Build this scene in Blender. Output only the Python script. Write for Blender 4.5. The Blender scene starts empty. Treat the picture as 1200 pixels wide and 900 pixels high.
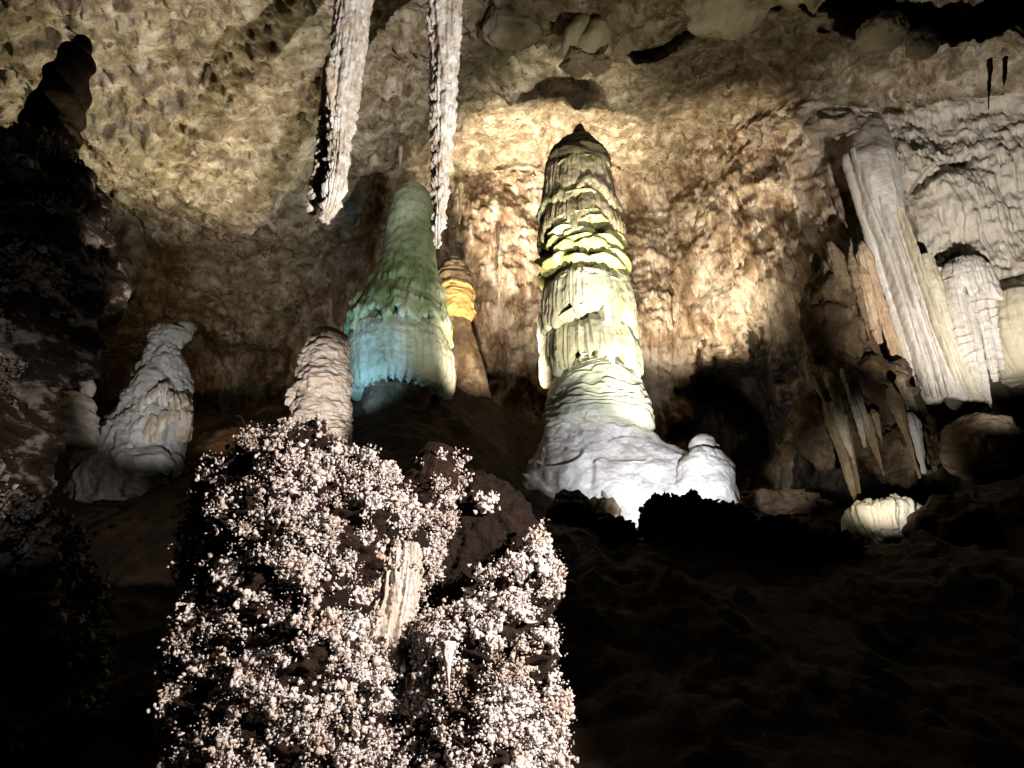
import bpy, math, random
import numpy as np
from mathutils import Vector

random.seed(7)
RNG = np.random.default_rng(11)
SC = bpy.context.scene
COL = SC.collection

# ------------------------------------------------------------------ camera
F_PX, PITCH, CAM_Z = 850.0, math.radians(24.0), 1.6
CP, SP = math.cos(PITCH), math.sin(PITCH)


def ray(px, py):
    a = (np.asarray(px, float) - 600.0) / F_PX
    b = (450.0 - np.asarray(py, float)) / F_PX
    return a + 0 * b, CP - b * SP + 0 * a, SP + b * CP + 0 * a


def P(px, py, Y):
    """a spot in the cave seen in the direction (px, py) at forward distance Y"""
    dx, dy, dz = ray(px, py)
    t = Y / dy
    return np.stack([dx * t, dy * t, CAM_Z + dz * t], -1)


# ------------------------------------------------------------------ noise
_perm = np.random.default_rng(3).permutation(256).astype(np.int32)
_perm = np.concatenate([_perm, _perm, _perm])
_g = np.random.default_rng(4).normal(size=(256, 3)).astype(np.float32)
_g /= np.linalg.norm(_g, axis=1, keepdims=True)


def perlin(p):
    p = np.asarray(p, np.float32)
    sh = p.shape[:-1]
    p = p.reshape(-1, 3)
    i = np.floor(p).astype(np.int32)
    f = p - i
    u = f * f * f * (f * (f * 6 - 15) + 10)
    i &= 255
    out = 0
    for dx in (0, 1):
        wx = u[:, 0] if dx else 1 - u[:, 0]
        for dy in (0, 1):
            wy = u[:, 1] if dy else 1 - u[:, 1]
            for dz in (0, 1):
                wz = u[:, 2] if dz else 1 - u[:, 2]
                h = _perm[_perm[_perm[i[:, 0] + dx] + i[:, 1] + dy] + i[:, 2] + dz]
                g = _g[h]
                d = g[:, 0] * (f[:, 0] - dx) + g[:, 1] * (f[:, 1] - dy) + g[:, 2] * (f[:, 2] - dz)
                out = out + wx * wy * wz * d
    return (out * 1.5).reshape(sh)


def fbm(p, oct=4, gain=0.5, lac=2.03):
    p = np.asarray(p, np.float32)
    s, a = 0, 1.0
    for k in range(oct):
        s = s + a * perlin(p + 17.3 * k)
        p = p * lac
        a *= gain
    return s


def ridged(p, oct=3):
    p = np.asarray(p, np.float32)
    s, a = 0, 1.0
    for k in range(oct):
        s = s + a * (1 - 2 * np.abs(perlin(p + 9.1 * k)))
        p = p * 2.1
        a *= 0.5
    return s


def sstep(a, b, x):
    t = np.clip((x - a) / (b - a), 0, 1)
    return t * t * (3 - 2 * t)


# ------------------------------------------------------------------ objects
def tag(o, label=None, cat=None, group=None, kind=None):
    if label: o['label'] = label
    if cat: o['category'] = cat
    if group: o['group'] = group
    if kind: o['kind'] = kind
    return o


def empty(name, loc, label, cat, group=None):
    o = bpy.data.objects.new(name, None)
    o.empty_display_size = 0.3
    COL.objects.link(o)
    o.location = [float(v) for v in loc]
    return tag(o, label, cat, group)


def obj(name, geo, mat, parent=None, origin=None, smooth=True):
    V, Fs = geo
    V = np.asarray(V, np.float64)
    if parent is not None:
        org = np.array(parent.location)
        q = parent.parent
        while q is not None:
            org = org + np.array(q.location)
            q = q.parent
    elif origin is not None:
        org = np.asarray(origin, float)
    else:
        org = np.zeros(3)
    me = bpy.data.meshes.new(name)
    Vl = (V - org).astype(np.float32)
    me.vertices.add(len(Vl))
    me.vertices.foreach_set('co', Vl.ravel())
    if isinstance(Fs, np.ndarray):
        Fs = [Fs]
    idx = np.concatenate([f.ravel() for f in Fs]).astype(np.int32)
    tot = np.concatenate([np.full(len(f), f.shape[1]) for f in Fs]).astype(np.int32)
    st = np.concatenate([[0], np.cumsum(tot)[:-1]]).astype(np.int32)
    me.loops.add(len(idx))
    me.loops.foreach_set('vertex_index', idx)
    me.polygons.add(len(tot))
    me.polygons.foreach_set('loop_start', st)
    me.polygons.foreach_set('loop_total', tot)
    if smooth:
        me.polygons.foreach_set('use_smooth', np.ones(len(tot), bool))
    me.materials.append(mat)
    me.update(calc_edges=True)
    o = bpy.data.objects.new(name, me)
    COL.objects.link(o)
    if parent is not None:
        o.parent = parent
    else:
        o.location = [float(v) for v in org]
    return o


def merge(*geos):
    Vs, Q, T, n = [], [], [], 0
    for V, Fs in geos:
        if isinstance(Fs, np.ndarray): Fs = [Fs]
        Vs.append(V)
        for f in Fs:
            (Q if f.shape[1] == 4 else T).append(f + n)
        n += len(V)
    out = []
    if Q: out.append(np.concatenate(Q))
    if T: out.append(np.concatenate(T))
    return np.concatenate(Vs), out


def grid_faces(n, m, wrap):
    i = np.arange(n - 1)[:, None] * m
    j = np.arange(m if wrap else m - 1)[None, :]
    j2 = (j + 1) % m
    return np.stack([i + j, i + j2, i + m + j2, i + m + j], -1).reshape(-1, 4)


def grid_normals(Pg, wrap):
    if wrap:
        dt = np.roll(Pg, -1, 1) - np.roll(Pg, 1, 1)
    else:
        dt = np.gradient(Pg, axis=1)
    ds = np.gradient(Pg, axis=0)
    n = np.cross(dt, ds)
    n /= np.linalg.norm(n, axis=-1, keepdims=True) + 1e-9
    return n


def lathe(rows, Y, nth=140, nz=160, ky=1.0, disp=None, zwarp=None):
    """a round body: rows (py, left, right[, Y]) give its width down its height; rings are level circles"""
    rows = [tuple(r) + (Y,) if len(r) == 3 else tuple(r) for r in rows]
    R = np.array(rows, float)
    L_ = P(R[:, 1], R[:, 0], R[:, 3])
    R_ = P(R[:, 2], R[:, 0], R[:, 3])
    c = (L_ + R_) / 2
    rad = (R_[:, 0] - L_[:, 0]) / 2
    key = np.column_stack([c, rad])
    seg = np.linalg.norm(np.diff(key, axis=0), axis=1) + 1e-6
    cum = np.concatenate([[0], np.cumsum(seg)])
    s = np.linspace(0, cum[-1], nz)
    cz = np.stack([np.interp(s, cum, c[:, k]) for k in range(3)], -1)
    rr = np.interp(s, cum, rad)
    v = s / cum[-1]
    # soften the polyline a little
    for _ in range(max(1, nz // 60)):
        rr[1:-1] = (rr[:-2] + 2 * rr[1:-1] + rr[2:]) / 4
        cz[1:-1] = (cz[:-2] + 2 * cz[1:-1] + cz[2:]) / 4
    th = np.linspace(0, 2 * math.pi, nth, endpoint=False)
    G = np.empty((nz, nth, 3))
    G[:, :, 0] = cz[:, 0:1] + rr[:, None] * np.cos(th)[None]
    G[:, :, 1] = cz[:, 1:2] + ky * rr[:, None] * np.sin(th)[None]
    G[:, :, 2] = cz[:, 2:3]
    TH = np.broadcast_to(th[None], (nz, nth))
    VV = np.broadcast_to(v[:, None], (nz, nth))
    if zwarp is not None:
        G[:, :, 2] += zwarp(G, TH, VV)
    if disp is not None:
        n = grid_normals(G, True)
        rad_dir = np.stack([np.cos(TH), np.sin(TH), 0 * TH], -1)
        sg = np.sign((n * rad_dir).sum(-1).mean()) or 1
        G = G + n * sg * disp(G, TH, VV)[..., None]
    V = G.reshape(-1, 3)
    F = grid_faces(nz, nth, True)
    top, bot = G[0].mean(0), G[-1].mean(0)
    k = len(V)
    V = np.concatenate([V, [top, bot]])
    j = np.arange(nth)
    j2 = (j + 1) % nth
    T = np.concatenate([np.stack([j2, j, np.full(nth, k)], -1),
                        np.stack([(nz - 1) * nth + j, (nz - 1) * nth + j2, np.full(nth, k + 1)], -1)])
    return V, [F, T]


def ico(sub):
    import bmesh
    bm = bmesh.new()
    bmesh.ops.create_icosphere(bm, subdivisions=sub, radius=1)
    bm.verts.ensure_lookup_table()
    V = np.array([v.co[:] for v in bm.verts])
    F = np.array([[v.index for v in f.verts] for f in bm.faces])
    bm.free()
    return V, F


ICO1, ICO2 = ico(1), ico(2)
ICO5 = ico(5)


def boulder(px, py, Y, rx, ry, rz, amp=0.25, freq=1.0, seed=0, cut=0.0):
    """an uneven rock about (px, py); radii in metres"""
    V, F = ICO5
    c = P(px, py, Y)
    Q = V * np.array([rx, ry, rz])
    m = (rx + ry + rz) / 3
    n = fbm(Q * freq / m + seed * 7.7, 5)
    if cut:
        rg = ridged(Q * freq * 1.4 / m + seed * 3.3, 3)
        n = n + cut * rg
    return Q * (1 + amp * n)[:, None] + c, F


# ------------------------------------------------------------------ materials
def rock(name, ramp, scale=0.8, zs=1.0, spots=None, tint=None, rough=0.85, bump=0.5, bscale=6.0, bz=1.0, detail=8, dist=0.4):
    m = bpy.data.materials.new(name)
    m.use_nodes = True
    nt = m.node_tree
    N, L = nt.nodes, nt.links
    bs = N['Principled BSDF']
    bs.inputs['Roughness'].default_value = rough
    bs.inputs['Specular IOR Level'].default_value = 0.25
    tc = N.new('ShaderNodeTexCoord')

    def noise(sc, z, det=8, d=0.0, rg=0.6, off=0.0):
        mp = N.new('ShaderNodeMapping')
        mp.inputs['Scale'].default_value = (1, 1, z)
        mp.inputs['Location'].default_value = (off, off * 1.7, off * .6)
        L.new(tc.outputs['Object'], mp.inputs['Vector'])
        t = N.new('ShaderNodeTexNoise')
        t.inputs['Scale'].default_value = sc
        t.inputs['Detail'].default_value = det
        t.inputs['Roughness'].default_value = rg
        t.inputs['Distortion'].default_value = d
        L.new(mp.outputs['Vector'], t.inputs['Vector'])
        return t.outputs['Fac']

    def cramp(src, stops):
        r = N.new('ShaderNodeValToRGB')
        e = r.color_ramp.elements
        while len(e) < len(stops): e.new(0.5)
        for k, (p, c) in enumerate(stops):
            e[k].position = p
            e[k].color = (*c, 1) if len(c) == 3 else c
        L.new(src, r.inputs['Fac'])
        return r.outputs['Color']

    col = cramp(noise(scale, zs, detail, dist, 0.68), ramp)
    for k, (c, sc, z, lo, hi, amt) in enumerate(spots or []):
        f = cramp(noise(sc, z, 5, 0.6, 0.6, 11.0 * (k + 1)), [(lo, (0, 0, 0)), (hi, (amt, amt, amt))])
        mx = N.new('ShaderNodeMix')
        mx.data_type = 'RGBA'
        L.new(f, mx.inputs[0])
        L.new(col, mx.inputs[6])
        mx.inputs[7].default_value = (*c, 1)
        col = mx.outputs[2]
    if tint:
        # a patch of another mineral around a place: (object-space centre, radius, colour, amount)
        for (ctr, rad, c, amt) in tint:
            vm = N.new('ShaderNodeVectorMath'); vm.operation = 'SUBTRACT'
            L.new(tc.outputs['Object'], vm.inputs[0]); vm.inputs[1].default_value = ctr
            vd = N.new('ShaderNodeVectorMath'); vd.operation = 'DIVIDE'
            L.new(vm.outputs[0], vd.inputs[0]); vd.inputs[1].default_value = rad
            ln = N.new('ShaderNodeVectorMath'); ln.operation = 'LENGTH'
            L.new(vd.outputs[0], ln.inputs[0])
            ad = N.new('ShaderNodeMath'); ad.operation = 'MULTIPLY_ADD'
            L.new(noise(1.6 / max(rad), 1, 6, 0.3, 0.6, 31.0), ad.inputs[0])
            ad.inputs[1].default_value = 1.6
            L.new(ln.outputs['Value'], ad.inputs[2])
            f = cramp(ad.outputs[0], [(0.0, (amt,) * 3), (1.0, (0, 0, 0))])
            mr = N.new('ShaderNodeMapRange')
            L.new(ad.outputs[0], mr.inputs[0])
            mr.inputs[1].default_value = 1.3; mr.inputs[2].default_value = 2.0
            mr.inputs[3].default_value = amt; mr.inputs[4].default_value = 0.0
            mx = N.new('ShaderNodeMix'); mx.data_type = 'RGBA'
            L.new(mr.outputs[0], mx.inputs[0]); L.new(col, mx.inputs[6]); mx.inputs[7].default_value = (*c, 1)
            col = mx.outputs[2]
    L.new(col, bs.inputs['Base Color'])
    b = N.new('ShaderNodeBump')
    b.inputs['Strength'].default_value = bump
    b.inputs['Distance'].default_value = 0.12
    L.new(noise(bscale, bz, 7, 0.2, 0.65, 5.0), b.inputs['Height'])
    L.new(b.outputs['Normal'], bs.inputs['Normal'])
    return m


TAN = [(0.34, (0.10, 0.064, 0.038)), (0.44, (0.22, 0.155, 0.10)), (0.52, (0.36, 0.28, 0.20)), (0.62, (0.60, 0.53, 0.43))]
M = {}
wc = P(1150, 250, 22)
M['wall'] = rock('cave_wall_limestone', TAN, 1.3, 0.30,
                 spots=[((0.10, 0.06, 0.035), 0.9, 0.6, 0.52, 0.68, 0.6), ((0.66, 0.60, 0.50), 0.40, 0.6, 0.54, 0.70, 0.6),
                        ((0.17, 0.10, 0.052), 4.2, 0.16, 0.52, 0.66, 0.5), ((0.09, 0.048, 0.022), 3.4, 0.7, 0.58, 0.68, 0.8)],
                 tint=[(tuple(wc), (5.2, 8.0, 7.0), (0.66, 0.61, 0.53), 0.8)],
                 bump=1.0, bscale=6.0, bz=0.3)
M['ceil'] = rock('cave_ceiling_limestone', [(0.33, (0.11, 0.072, 0.042)), (0.44, (0.21, 0.155, 0.095)), (0.53, (0.33, 0.262, 0.175)), (0.64, (0.54, 0.48, 0.375))], 1.4, 0.8,
                 spots=[((0.075, 0.045, 0.024), 1.3, 0.8, 0.54, 0.68, 0.75), ((0.17, 0.17, 0.10), 0.35, 1, 0.48, 0.64, 0.4), ((0.06, 0.035, 0.018), 3.6, 0.8, 0.57, 0.66, 0.85), ((0.52, 0.46, 0.37), 0.6, 1, 0.56, 0.7, 0.5)],
                 bump=1.0, bscale=7.0)
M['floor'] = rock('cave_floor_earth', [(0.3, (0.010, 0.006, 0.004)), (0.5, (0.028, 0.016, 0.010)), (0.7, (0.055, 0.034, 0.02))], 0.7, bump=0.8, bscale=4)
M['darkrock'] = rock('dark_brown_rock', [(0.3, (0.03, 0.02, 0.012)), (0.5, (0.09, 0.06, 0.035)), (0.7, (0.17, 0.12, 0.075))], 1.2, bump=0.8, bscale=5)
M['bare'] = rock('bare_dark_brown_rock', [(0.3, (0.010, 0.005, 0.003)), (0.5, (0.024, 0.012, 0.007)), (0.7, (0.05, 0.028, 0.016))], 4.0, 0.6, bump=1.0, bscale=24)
M['leftrock'] = rock('crusted_dark_rock', [(0.35, (0.015, 0.010, 0.007)), (0.52, (0.04, 0.028, 0.02)), (0.57, (0.24, 0.20, 0.16)), (0.70, (0.45, 0.42, 0.38))], 1.5, 2.2, bump=0.9, bscale=6)
M['flow'] = rock('white_flowstone', [(0.32, (0.40, 0.37, 0.33)), (0.5, (0.64, 0.62, 0.60)), (0.66, (0.82, 0.81, 0.79))], 1.6, 1.2,
                 spots=[((0.34, 0.31, 0.28), 2.6, 1.6, 0.53, 0.70, 0.55)], rough=0.5, bump=0.5, bscale=7)
M['collar'] = rock('rippled_flowstone', [(0.3, (0.50, 0.52, 0.36)), (0.5, (0.66, 0.66, 0.54)), (0.7, (0.78, 0.77, 0.70))], 1.2, 0.8,
                   spots=[((0.55, 0.56, 0.14), 1.2, 0.6, 0.56, 0.70, 0.75)], rough=0.65, bump=0.4, bscale=7, bz=2.5)
M['tier_low'] = rock('pale_draped_calcite', [(0.3, (0.38, 0.36, 0.20)), (0.47, (0.60, 0.54, 0.40)), (0.7, (0.76, 0.70, 0.58))], 0.9, 0.35,
                     spots=[((0.45, 0.50, 0.32), 0.7, 0.5, 0.50, 0.60, 0.6), ((0.70, 0.46, 0.32), 1.0, 0.3, 0.58, 0.68, 0.55)], bump=0.5, bscale=7, bz=0.3)
M['tier_mid'] = rock('yellow_green_calcite', [(0.3, (0.32, 0.31, 0.08)), (0.5, (0.60, 0.58, 0.24)), (0.7, (0.74, 0.72, 0.46))], 1.0, 1.0,
                     spots=[((0.22, 0.26, 0.08), 1.4, 1, 0.55, 0.65, 0.7)], bump=0.5, bscale=7)
M['tier_top'] = rock('tan_draped_calcite', [(0.3, (0.16, 0.13, 0.06)), (0.5, (0.40, 0.33, 0.22)), (0.7, (0.56, 0.49, 0.37))], 0.9, 0.35,
                     spots=[((0.18, 0.20, 0.06), 0.9, 0.8, 0.50, 0.62, 0.7)], bump=0.5, bscale=7, bz=0.3)
M['cap'] = rock('dark_olive_cap', [(0.3, (0.03, 0.024, 0.014)), (0.5, (0.075, 0.062, 0.03)), (0.7, (0.17, 0.15, 0.075))], 1.2, bump=0.6, bscale=7)  # much darker than the calcite below it
M['green_up'] = rock('algae_green_calcite', [(0.3, (0.09, 0.12, 0.045)), (0.44, (0.17, 0.215, 0.095)), (0.54, (0.29, 0.325, 0.20)), (0.66, (0.44, 0.455, 0.36))], 0.6, 0.5,
                     spots=[((0.45, 0.46, 0.38), 1.2, 0.3, 0.55, 0.68, 0.5)], bump=0.6, bscale=7, bz=0.4)
M['green_low'] = rock('pale_grey_calcite', [(0.3, (0.17, 0.17, 0.11)), (0.5, (0.30, 0.30, 0.22)), (0.7, (0.44, 0.44, 0.36))], 0.8, 0.35,
                      spots=[((0.22, 0.25, 0.12), 0.6, 0.4, 0.55, 0.66, 0.5)], bump=0.5, bscale=7, bz=0.35)
M['ledge'] = rock('dark_brown_ledge', [(0.3, (0.04, 0.025, 0.012)), (0.5, (0.12, 0.08, 0.045)), (0.62, (0.26, 0.20, 0.13)), (0.72, (0.42, 0.36, 0.28))], 1.0, 0.6, bump=0.9, bscale=5, bz=.6)
M['orange'] = rock('ochre_calcite', [(0.3, (0.24, 0.13, 0.04)), (0.5, (0.48, 0.30, 0.10)), (0.7, (0.62, 0.48, 0.26))], 1.2, 2.0, bump=0.6, bscale=6)
M['brown'] = rock('brown_calcite', [(0.3, (0.10, 0.07, 0.04)), (0.5, (0.22, 0.16, 0.10)), (0.7, (0.42, 0.34, 0.24))], 1.2, 0.6, bump=0.6, bscale=6)
M['pale'] = rock('cream_calcite', [(0.3, (0.42, 0.34, 0.25)), (0.5, (0.64, 0.56, 0.47)), (0.7, (0.76, 0.71, 0.64))], 1.3, 2.2,
                 spots=[((0.25, 0.17, 0.08), 1.5, 2.5, 0.56, 0.68, 0.6)], bump=0.6, bscale=9, bz=2.0)
M['cone'] = rock('grey_white_calcite', [(0.3, (0.28, 0.25, 0.20)), (0.5, (0.50, 0.48, 0.44)), (0.7, (0.66, 0.66, 0.66))], 1.1, 0.8,
                 spots=[((0.16, 0.13, 0.09), 1.5, 1, 0.56, 0.68, 0.6)], bump=0.6, bscale=8)
M['fringe'] = rock('ochre_white_fringe', [(0.35, (0.40, 0.27, 0.14)), (0.5, (0.62, 0.54, 0.44)), (0.68, (0.74, 0.72, 0.70))], 2.2, 0.5, bump=0.4, bscale=9)
M['stal'] = rock('white_stalactite_calcite', [(0.3, (0.28, 0.20, 0.12)), (0.45, (0.54, 0.46, 0.37)), (0.58, (0.70, 0.65, 0.59))], 2.2, 0.6,
                 spots=[((0.12, 0.08, 0.05), 1.3, 0.35, 0.60, 0.70, 0.7)], bump=0.9, bscale=9, bz=0.7)
M['stal_tip'] = rock('ochre_stalactite_tip', [(0.3, (0.34, 0.22, 0.12)), (0.46, (0.58, 0.47, 0.34)), (0.58, (0.74, 0.68, 0.58))], 2.4, 0.6, bump=0.9, bscale=10)
M['drape'] = rock('lavender_white_drapery', [(0.3, (0.40, 0.33, 0.26)), (0.5, (0.62, 0.57, 0.51)), (0.7, (0.76, 0.73, 0.69))], 1.4, 0.2,
                  spots=[((0.44, 0.30, 0.18), 0.6, 0.25, 0.60, 0.72, 0.7)], bump=0.5, bscale=7, bz=1.2)
M['drape_y'] = rock('cream_drapery', [(0.3, (0.40, 0.34, 0.20)), (0.5, (0.58, 0.52, 0.38)), (0.7, (0.72, 0.68, 0.58))], 1.0, 0.25, bump=0.5, bscale=7, bz=0.4)
M['drape_o'] = rock('tawny_drapery', [(0.3, (0.26, 0.15, 0.08)), (0.5, (0.48, 0.34, 0.22)), (0.7, (0.62, 0.52, 0.40))], 1.4, 0.3, bump=0.6, bscale=8, bz=0.5)
M['tawny'] = rock('tawny_stalactite', [(0.3, (0.16, 0.10, 0.05)), (0.5, (0.34, 0.24, 0.14)), (0.7, (0.55, 0.46, 0.33))], 1.8, 0.4, bump=0.7, bscale=8, bz=0.5)
M['popcorn'] = rock('white_popcorn_calcite', [(0.34, (0.36, 0.25, 0.18)), (0.43, (0.66, 0.55, 0.48)), (0.54, (0.81, 0.74, 0.70))], 4.0, rough=0.6, bump=0.5, bscale=40)
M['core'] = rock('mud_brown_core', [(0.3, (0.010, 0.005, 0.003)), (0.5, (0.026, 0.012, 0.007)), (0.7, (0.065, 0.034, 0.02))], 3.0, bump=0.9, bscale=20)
M['corn_grey'] = rock('grey_popcorn_calcite', [(0.35, (0.12, 0.085, 0.05)), (0.5, (0.30, 0.25, 0.20)), (0.65, (0.56, 0.53, 0.50))], 2.0, bump=0.5, bscale=20)
M['curtain'] = rock('cream_fluted_curtain', [(0.3, (0.30, 0.18, 0.10)), (0.48, (0.62, 0.52, 0.43)), (0.62, (0.80, 0.75, 0.70))], 4.0, 0.35, bump=0.7, bscale=22, bz=0.5)
M['block'] = rock('grey_tan_block', [(0.3, (0.18, 0.14, 0.09)), (0.5, (0.32, 0.27, 0.19)), (0.7, (0.46, 0.41, 0.32))], 0.7, bump=0.5, bscale=5)

# ------------------------------------------------------------------ cave floor
ctrl = [
    (0, 0, 0, 1), (-5, 0, 0, 1), (5, 0, 0, 1), (0, 4, 0.1, 1), (-6, 5, .3, 1), (7, 5, .6, 1), (14, 4, 1.5, 1), (-14, 3, 1, 1), (0, -8, 0, 1), (20, -6, 1, 1), (-20, -6, 1, 1),
]
pix = [(750, 646, 13.3), (850, 630, 13.4), (950, 636, 13.6), (1010, 645, 13.5), (1110, 652, 14), (680, 632, 14.2), (560, 590, 16),
       (900, 740, 9.5), (1100, 790, 9.5), (700, 780, 8.5), (800, 660, 12), (1000, 690, 12),
       (800, 650, 15), (880, 650, 15), (1040, 665, 15.5), (800, 640, 18), (900, 630, 19), (1000, 640, 19), (700, 608, 20), (640, 565, 20.5), (840, 610, 21), (950, 602, 25), (1150, 610, 22),
       (470, 466, 21.4), (410, 480, 21.4), (545, 462, 24.5), (590, 490, 23.5), (620, 530, 22), (520, 545, 18.5), (440, 560, 17),
       (300, 560, 20), (200, 575, 19), (100, 580, 19), (20, 620, 17), (370, 545, 17), (300, 620, 14), (150, 650, 13),
       (300, 500, 34), (600, 530, 31), (780, 575, 31), (950, 580, 31), (50, 540, 32), (1200, 640, 26),
       (480, 700, 10), (100, 860, 8.5)]
for (a, b, Y) in pix:
    q = P(a, b, Y)
    ctrl.append((q[0], q[1], q[2], 1))
ctrl += [(-30, 20, 6, 1), (30, 22, 5, 1), (-30, 40, 10, 1), (30, 40, 9, 1), (0, 44, 10, 1)]
CT = np.array(ctrl)[:, :3]


def _tps(r):
    return np.where(r > 1e-9, r * r * np.log(r + 1e-12), 0)


_n = len(CT)
_A = np.zeros((_n + 3, _n + 3))
_A[:_n, :_n] = _tps(np.hypot(CT[:, None, 0] - CT[None, :, 0], CT[:, None, 1] - CT[None, :, 1])) + np.eye(_n) * 0.6
_A[:_n, _n:] = np.column_stack([np.ones(_n), CT[:, :2]])
_A[_n:, :_n] = _A[:_n, _n:].T
_w = np.linalg.solve(_A, np.concatenate([CT[:, 2], np.zeros(3)]))


def floor_z(x, y):
    x, y = np.asarray(x, float), np.asarray(y, float)
    z = _w[_n] + _w[_n + 1] * x + _w[_n + 2] * y
    for k in range(_n):
        z = z + _w[k] * _tps(np.hypot(x - CT[k, 0], y - CT[k, 1]))
    return z


xs, ys = np.linspace(-34, 34, 760), np.linspace(-8, 46, 620)
X, Yg = np.meshgrid(xs, ys)
Z = floor_z(X, Yg)
q = np.stack([X, Yg, 0 * X], -1)
Z = Z + 0.30 * fbm(q * 0.55, 5) + 0.22 * np.maximum(0, ridged(q * 0.9 + 5, 4)) * (.4 + fbm(q * .3 + 2, 2)) * sstep(5, 9, Yg) + 0.14 * np.abs(fbm(q * 2.3 + 9, 3)) * sstep(4, 8, Yg)
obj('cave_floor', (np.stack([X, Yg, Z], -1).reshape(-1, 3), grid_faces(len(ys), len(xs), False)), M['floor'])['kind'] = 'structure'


# ------------------------------------------------------------------ cave shell: wall running up into the ceiling
def smin(a, b, k):
    h = np.clip(0.5 + 0.5 * (b - a) / k, 0, 1)
    return b * (1 - h) + a * h - k * h * (1 - h)


def wall_y(x):
    return 30.5 - 9.0 * sstep(7.5, 13.0, x) + 5.0 * sstep(-5, -16, x) - 2.0 * sstep(13, 22, x)


def ceil_z(x, y):
    left = 20.5 - 0.02 * (y - 14)
    mid = 21.2 + 0.50 * (y - 15.5)
    f = sstep(-13, -1, x)
    return left * (1 - f) + mid * f


step = 1.75
gx, gy = np.arange(-420, 1620, step), np.arange(-380, 720, step)
GX, GY = np.meshgrid(gx, gy)
DX, DY, DZ = ray(GX, GY)
lo, hi = np.full(GX.shape, 2.0), np.full(GX.shape, 90.0)
for _ in range(26):
    t = (lo + hi) / 2
    x, y, z = DX * t, DY * t, CAM_Z + DZ * t
    g = smin(wall_y(x) - y, ceil_z(x, y) - z, 3.0)
    lo = np.where(g > 0, t, lo)
    hi = np.where(g > 0, hi, t)
B = np.stack([DX * lo, DY * lo, CAM_Z + DZ * lo], -1)
Nn = grid_normals(B, False)
view = np.stack([DX, DY, DZ], -1)
Nn *= np.where((Nn * view).sum(-1, keepdims=True) > 0, -1, 1)
up = np.clip(-Nn[..., 2], 0, 1)          # 1 = ceiling, 0 = wall
vert = 1 - sstep(0.3, 0.8, up)
d = 1.1 * fbm(B * 0.13, 3) + 0.30 * fbm(B * 0.45 + 3, 4)
d += 0.09 * ridged(B * np.array([1.0, 1.0, 0.4]) + 8, 3)
d += (0.06 + 0.06 * vert) * fbm(B * 2.2 + 1, 3)
# hanging fringes of small draperies on the steep part
fr = np.clip(perlin(B * np.array([3.2, 3.2, 0.42]) + 2), 0, 1) * (0.55 + 0.9 * np.clip(perlin(B * 0.7 + 40), -0.4, 1))
d += 0.30 * vert * np.clip(fr, 0, 1)
d += 0.10 * vert * ridged(B * np.array([5.5, 5.5, 0.6]), 2)
# storeys of drip curtains with toothed hems
for (fz, off, amp) in ((0.34, 0, .32), (0.75, 50, .14)):
    ph = -B[..., 2] * fz + 1.3 * fbm(B * np.array([.22, .22, .12]) + off, 3) + .16 * perlin(B * np.array([4.2, 4.2, .2]) + off) + .10 * perlin(B * np.array([9, 9, .3]) + off)
    s_ = ph - np.floor(ph)
    d += amp * vert * s_ ** 1.6 * (1 - sstep(.90, 1, s_)) * np.clip(.2 + 1.7 * perlin(B * .28 + off + 5), 0, 1)
d += .30 * up * sstep(.34, .6, perlin(B * np.array([1.2, 1.2, .8]) + 61)) + .16 * up * sstep(.3, .55, perlin(B * 3.1 + 15))
# solution pits on the ceiling
pit = sstep(0.30, 0.55, perlin(B * np.array([0.75, 0.75, 0.9]) + 77))
pit2 = sstep(0.32, 0.5, perlin(B * np.array([1.9, 1.9, 1.9]) + 31))
d -= (0.26 * pit + 0.16 * pit2) * (0.35 + 0.65 * up)


# bays in the wall, as ellipsoids about a place on it
def bay(px, py, Y, rx, rz, depth, tilt=0.0, soft=0.25, ry=4.5):
    c = P(px, py, Y)
    u, w = B[..., 0] - c[0], B[..., 2] - c[2]
    u2 = u * math.cos(tilt) + w * math.sin(tilt)
    w2 = -u * math.sin(tilt) + w * math.cos(tilt)
    r = np.sqrt((u2 / rx) ** 2 + (w2 / rz) ** 2 + ((B[..., 1] - Y) / ry) ** 2) + 0.24 * fbm(B * 0.6 + px, 3)
    return depth * (1 - sstep(1 - soft, 1 + soft, r))


push = bay(885, 520, 30, 2.6, 4.0, 9, 0.15) + bay(975, 190, 25.5, 1.3, 2.0, 6, 0.0) + bay(960, 330, 25.5, 1.4, 6.0, 2.5, 0.25, .4)
push += bay(1185, 480, 21.5, 2.0, 2.2, 5) + bay(1120, 520, 21.5, 2.4, 1.6, 4) + bay(1040, 565, 22, 2.0, 1.9, 5)
push += bay(1140, 30, 15.5, 4.6, 3.6, 7, 0.0, .15, 3.0) + bay(770, 18, 17, 1.5, 1.6, 2.0, 0, .2, 2.0) + bay(960, 14, 15.5, 1.7, 1.6, 5, 0, .15, 1.6)
push += bay(1092, 222, 21.5, 1.3, 0.22, 0.8, 0.5) + bay(1048, 290, 21.5, 0.5, .3, 0.7) + bay(1190, 345, 21, 1.2, .22, 1.2)
push += bay(780, 105, 27, 2.6, 0.8, 1.5) + bay(215, 440, 34, 5, 2.5, 3)
B = B + Nn * d[..., None] + view / np.linalg.norm(view, axis=-1, keepdims=True) * push[..., None]
faces = grid_faces(len(gy), len(gx), False)
upc = np.broadcast_to(up + 0.18 * fbm(B * 0.4, 3), up.shape).ravel()[faces[:, 0]]
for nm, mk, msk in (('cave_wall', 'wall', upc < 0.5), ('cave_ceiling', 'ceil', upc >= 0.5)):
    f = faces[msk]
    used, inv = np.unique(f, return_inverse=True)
    obj(nm, (B.reshape(-1, 3)[used], inv.reshape(f.shape)), M[mk])['kind'] = 'structure'


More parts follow.
